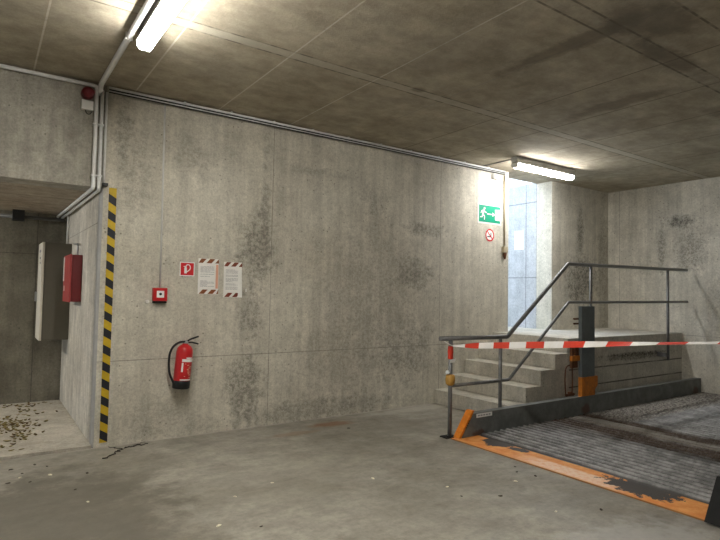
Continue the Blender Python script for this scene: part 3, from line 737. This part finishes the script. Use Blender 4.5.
# ------------------------------------------------------------------ parking lift platform
pf = thing('lift_platform', 'low ribbed steel car platform with worn orange edge', 'car lift platform', (6.6, 2.9, 0))
def deck(x0, x1, y0, y1, nm):
    per = 0.095; b = bmesh.new(); g = []
    prof = [(0.0, 0.0), (0.16, 0.12), (0.34, 0.85), (0.5, 1.0), (0.66, 0.85), (0.84, 0.12)]
    xs = []; n = int(math.ceil((x1-x0)/per))
    for i in range(n):
        for u, h in prof:
            x = x0 + (i+u)*per
            if x <= x1: xs.append((x, h, i))
    ny = int((y1-y0)/0.0135)
    for x, h, i in xs:
        row = []
        for j in range(ny+1):
            y = y0+(y1-y0)*j/ny
            hh = h
            if h > 0.5:
                ph = ((y + (0.03 if i % 2 else 0.0)) / 0.06) % 1.0
                if ph < 0.25: hh = h*0.88
            row.append(b.verts.new((x, y, 0.006 + 0.030*hh)))
        g.append(row)
    for i in range(len(g)-1):
        for j in range(ny): b.faces.new((g[i][j], g[i+1][j], g[i+1][j+1], g[i][j+1]))
    mb = MB(); mb.bm.free(); mb.bm = b
    return mb.build(nm, M['deck'], pf)
deck(4.345, XR-0.01, 1.70, 4.02, 'deck_sheet')
MB().box(4.005, 4.34, 1.702, 4.10, 0.0, 0.010, 0.003).build('edge_plate', M['edge'], pf)
def side_beam(y0, y1, first):
    q = 0.0 if first else -0.085
    m_ = MB().prism([(4.10+q, 0.012), (XR-0.004, 0.012), (XR-0.004, 0.243), (4.268+q, 0.243)], (0, y1, 0), (1, 0, 0), (0, 0, 1), y1-y0)
    o = m_.build('side_beam', M['beam'] if first else M['blackpaint'], pf)
    q = 0.0 if first else -0.085
    m_ = MB().prism([(4.055+q, 0.012), (4.085+q, 0.012), (4.277+q, 0.275), (4.245+q, 0.275)], (0, y1, 0), (1, 0, 0), (0, 0, 1), y1-y0)
    e = m_.build('end_plate', M['orange'] if first else M['blackpaint'], o)
    if first:
        m2 = MB()
        for k in range(4): 
            q = 0.30+k*0.10; x = 4.085+(4.28-4.085)*q; zz = 0.012+0.273*q
            m2.box(x-0.006, x+0.014, y0-0.0012, y0, zz-0.008, zz+0.018)
        lp = MB().box(4.305, 4.545, y0-0.002, y0, 0.195, 0.236).build('name_plate', M['signwhite'], o)
    return o
fbm = side_beam(4.03, 4.115, True)
side_beam(1.60, 1.70, False)
# lettering on the orange end plate and the name plate (kept as the plate's own print)
m_ = MB()
for k in range(5):
    m_.box(4.325+k*0.041, 4.354+k*0.041, 4.0268, 4.0279, 0.209, 0.222)
m_.build('print', M['print'], fbm)['kind'] = 'stuff'
m_ = MB()
for k in range(4):
    q = 0.33+k*0.08; x = 4.085+(4.28-4.085)*q; zz = 0.012+0.273*q
    m_.prism([(x-0.004, zz), (x+0.010, zz+0.002), (x+0.018, zz+0.016), (x+0.004, zz+0.014)], (0, 4.03, 0), (1, 0, 0), (0, 0, 1), 0.001)
m_.build('lettering', M['rust'], fbm)

# lift column
lc = thing('lift_column', 'dark slate steel column with orange foot standing behind tape', 'column', (6.31, 4.08, 0.243))
cx0, cx1, cy0, cy1 = 6.182, 6.459, 4.033, 4.084
m_ = MB().box(cx0, cx1, cy0, cy1, 0.48, 1.365, 0.004); m_.build('shaft', M['post'], lc)
MB().box(cx0-0.002, cx1+0.002, cy0-0.003, cy1, 0.243, 0.479, 0.004).build('foot', M['orangedark'], lc)
MB().prism([(cx1+0.003, 0.29), (cx1+0.085, 0.36), (cx1+0.085, 0.475), (cx1+0.003, 0.475)], (0, 4.075, 0), (1, 0, 0), (0, 0, 1), 0.03).build('gusset', M['orangedark'], lc)
br = MB().box(6.02, cx0-0.001, 4.06, 4.10, 0.685, 0.75, 0.004).build('bracket', M['orangedark'], lc)
MB().box(6.03, 6.06, 4.07, 4.10, 0.751, 0.90).box(6.10, 6.17, 4.07, 4.10, 0.751, 0.88).box(6.03, 6.15, 4.07, 4.10, 0.60, 0.684).build('bracket_backing', M['rust'], br)
for z in (1.145, 1.205):
    MB().tube([(cx0+0.01, 4.09, z), (6.10, 4.09, z), (6.10, 4.09, z+0.012)], 0.012, 8).build('pin', M['rust'], lc)
hs = tag(MB().tube([(6.02, 4.15, 0.25), (6.00, 4.15, 0.45), (6.02, 4.15, 0.60), (6.09, 4.15, 0.63), (6.15, 4.15, 0.60), (6.16, 4.15, 0.45), (6.15, 4.15, 0.25)], 0.008, 8, bend=0.05).build('hydraulic_hose', M['rust'], org=(6.09, 4.15, 0.25)),
         'thin rusty hose loop between the stairs and the column foot', 'hose')
rb = MB()
rg = random.Random(9)
for k in range(14):
    x = 5.98+rg.random()*0.2; s = 0.012+rg.random()*0.02
    rb.box(x-s, x+s, 4.13-s*0.5, 4.13+s*0.5, 0.244+rg.random()*0.02, 0.25+s*1.5, mtx=None)
tag(rb.build('rust_flakes', M['rust'], org=(6.08, 4.13, 0.244)), 'heap of rusty flakes on beam left of the column foot', 'rust flakes')
bpy.data.objects['rust_flakes']['kind'] = 'stuff'

# ------------------------------------------------------------------ twig, leaves and crumbs
tw = MB()
def wig(p, q, r0, r1, n=7, amp=0.02, s=0):
    rg = random.Random(s); P = []
    for i in range(n):
        u = i/(n-1)
        P.append((p[0]+(q[0]-p[0])*u+rg.uniform(-amp, amp), p[1]+(q[1]-p[1])*u+rg.uniform(-amp, amp), 0.006))
    tw.tube(P, r0, 6, radii=[r0+(r1-r0)*i/(n-1) for i in range(n)])
wig((0.93, 5.17), (1.14, 5.43), 0.005, 0.004, 14, 0.02, 1)
wig((1.14, 5.43), (1.36, 5.46), 0.004, 0.003, 14, 0.022, 2)
wig((1.12, 5.42), (1.02, 5.52), 0.0035, 0.0025, 9, 0.018, 3)
wig((1.22, 5.45), (1.34, 5.53), 0.003, 0.002, 9, 0.02, 4)
tag(tw.build('twig', M['twig'], org=(1.1, 5.4, 0)), 'thin dark twig on floor at foot of striped corner', 'twig')

def leaf_mesh(name, mat, l, w, curl):
    b = bmesh.new(); n = 6; L_ = []; C_ = []; R_ = []
    for i in range(n+1):
        u = i/n; ww = w*math.sin(math.pi*min(u*0.92+0.06, 1))**0.8
        zc = curl*(u-0.5)**2*4*l*0.3
        L_.append(b.verts.new((u*l-l/2, ww/2, zc+curl*ww*0.35))); C_.append(b.verts.new((u*l-l/2, 0, zc))); R_.append(b.verts.new((u*l-l/2, -ww/2, zc+curl*ww*0.35)))
    for i in range(n):
        b.faces.new((L_[i], C_[i], C_[i+1], L_[i+1])); b.faces.new((C_[i], R_[i], R_[i+1], C_[i+1]))
    r = bmesh.ops.extrude_face_region(b, geom=b.faces[:])
    bmesh.ops.translate(b, verts=[v for v in r['geom'] if isinstance(v, bmesh.types.BMVert)], vec=(0, 0, 0.0015))
    bmesh.ops.recalc_face_normals(b, faces=b.faces[:])
    me = bpy.data.meshes.new(name); b.to_mesh(me); b.free(); me.materials.append(mat); return me
LV = [leaf_mesh('leaf', M['leaf_a'], 0.062, 0.036, 0.5), leaf_mesh('leaf', M['leaf_b'], 0.055, 0.030, 0.8), leaf_mesh('leaf', M['leaf_c'], 0.05, 0.028, 0.4),
      leaf_mesh('leaf', M['leaf_a'], 0.048, 0.026, 0.9)]
rg = random.Random(21)
spots = []
def scatter(n, cx, cy, sx, sy):
    for _ in range(n):
        for tr_ in range(30):
            x, y = rg.gauss(cx, sx), rg.gauss(cy, sy)
            if 0.05 < x < 0.83 and 5.66 < y < 7.98 and all((x-a)**2+(y-c)**2 > 0.0012 for a, c in spots):
                spots.append((x, y)); break
scatter(58, 0.32, 6.80, 0.10, 0.11)
scatter(12, 0.22, 7.0, 0.08, 0.1)
scatter(22, 0.36, 6.36, 0.07, 0.15)
scatter(22, 0.46, 7.88, 0.14, 0.07)
scatter(12, 0.50, 7.45, 0.07, 0.16)
scatter(9, 0.24, 6.0, 0.09, 0.15)
scatter(5, 0.6, 6.7, 0.12, 0.4)
for i, (x, y) in enumerate(spots):
    o = bpy.data.objects.new('dry_leaf', LV[rg.choice((0, 0, 1, 1, 2, 3))]); COL.objects.link(o)
    o.location = (x, y, 0.0285); o.rotation_euler = (0, 0, rg.uniform(0, 6.28)); k = rg.uniform(0.65, 1.15); o.scale = (k, k, k)
    tag(o, 'dry brown leaf scattered on pale raised floor of the bay', 'leaf', 'dry leaves scattered in the bay')

def pebble(name, mat, s):
    b = bmesh.new(); bmesh.ops.create_icosphere(b, subdivisions=2, radius=1)
    q = random.Random(int(s*1e5))
    for v in b.verts: v.co *= 1+q.uniform(-0.25, 0.25); v.co.x *= s; v.co.y *= s*0.6; v.co.z = max(v.co.z, -0.6)*s*0.28
    zmin = min(v.co.z for v in b.verts)
    for v in b.verts: v.co.z -= zmin
    me = bpy.data.meshes.new(name); b.to_mesh(me); b.free(); me.materials.append(mat); return me
CH = [pebble('chip', M['chip'], 0.019), pebble('chip', M['chip'], 0.014)]
CR = [pebble('crumb', M['crumb'], 0.018), pebble('crumb', M['crumb'], 0.012)]
CHIPS = CHIP_XY = [(0.49, 3.42), (0.66, 4.20), (0.96, 3.1), (1.0, 2.81), (1.28, 3.35), (1.55, 3.76), (1.5, 2.75), (1.11, 2.45), (1.19, 2.42), (1.9, 3.88), (2.62, 3.55),
                   (3.0, 3.1), (2.05, 2.55), (3.3, 2.35), (2.8, 1.95), (1.9, 2.2), (0.5, 4.95), (0.3, 5.0), (3.55, 2.9)]
for i, (x, y) in enumerate(CHIP_XY):
    o = bpy.data.objects.new('pale_chip', CH[i % 2]); COL.objects.link(o); o.location = (x, y, 0.0); o.rotation_euler = (0, 0, i*1.7)
    tag(o, 'small pale chip of debris lying on bare grey floor', 'debris', 'pale chips on the floor')
for i, (x, y) in enumerate([(0.25, 5.25), (0.32, 5.1), (0.42, 5.3), (0.36, 4.85), (0.22, 4.9), (0.5, 5.2), (0.75, 4.85), (0.62, 4.5), (0.45, 2.95), (0.8, 2.6), (0.66, 3.0), (1.5, 3.2), (3.2, 2.75),
                            (3.85, 3.15), (3.8, 2.9), (3.75, 3.05), (3.35, 5.0), (2.95, 2.9), (3.6, 2.2), (3.0, 1.6), (3.3, 1.75)]):
    o = bpy.data.objects.new('dark_crumb', CR[i % 2]); COL.objects.link(o); o.location = (x, y, 0.0); o.rotation_euler = (0, 0, i*2.3)
    tag(o, 'small dark crumb of dirt lying on bare grey floor', 'debris', 'dark crumbs on the floor')
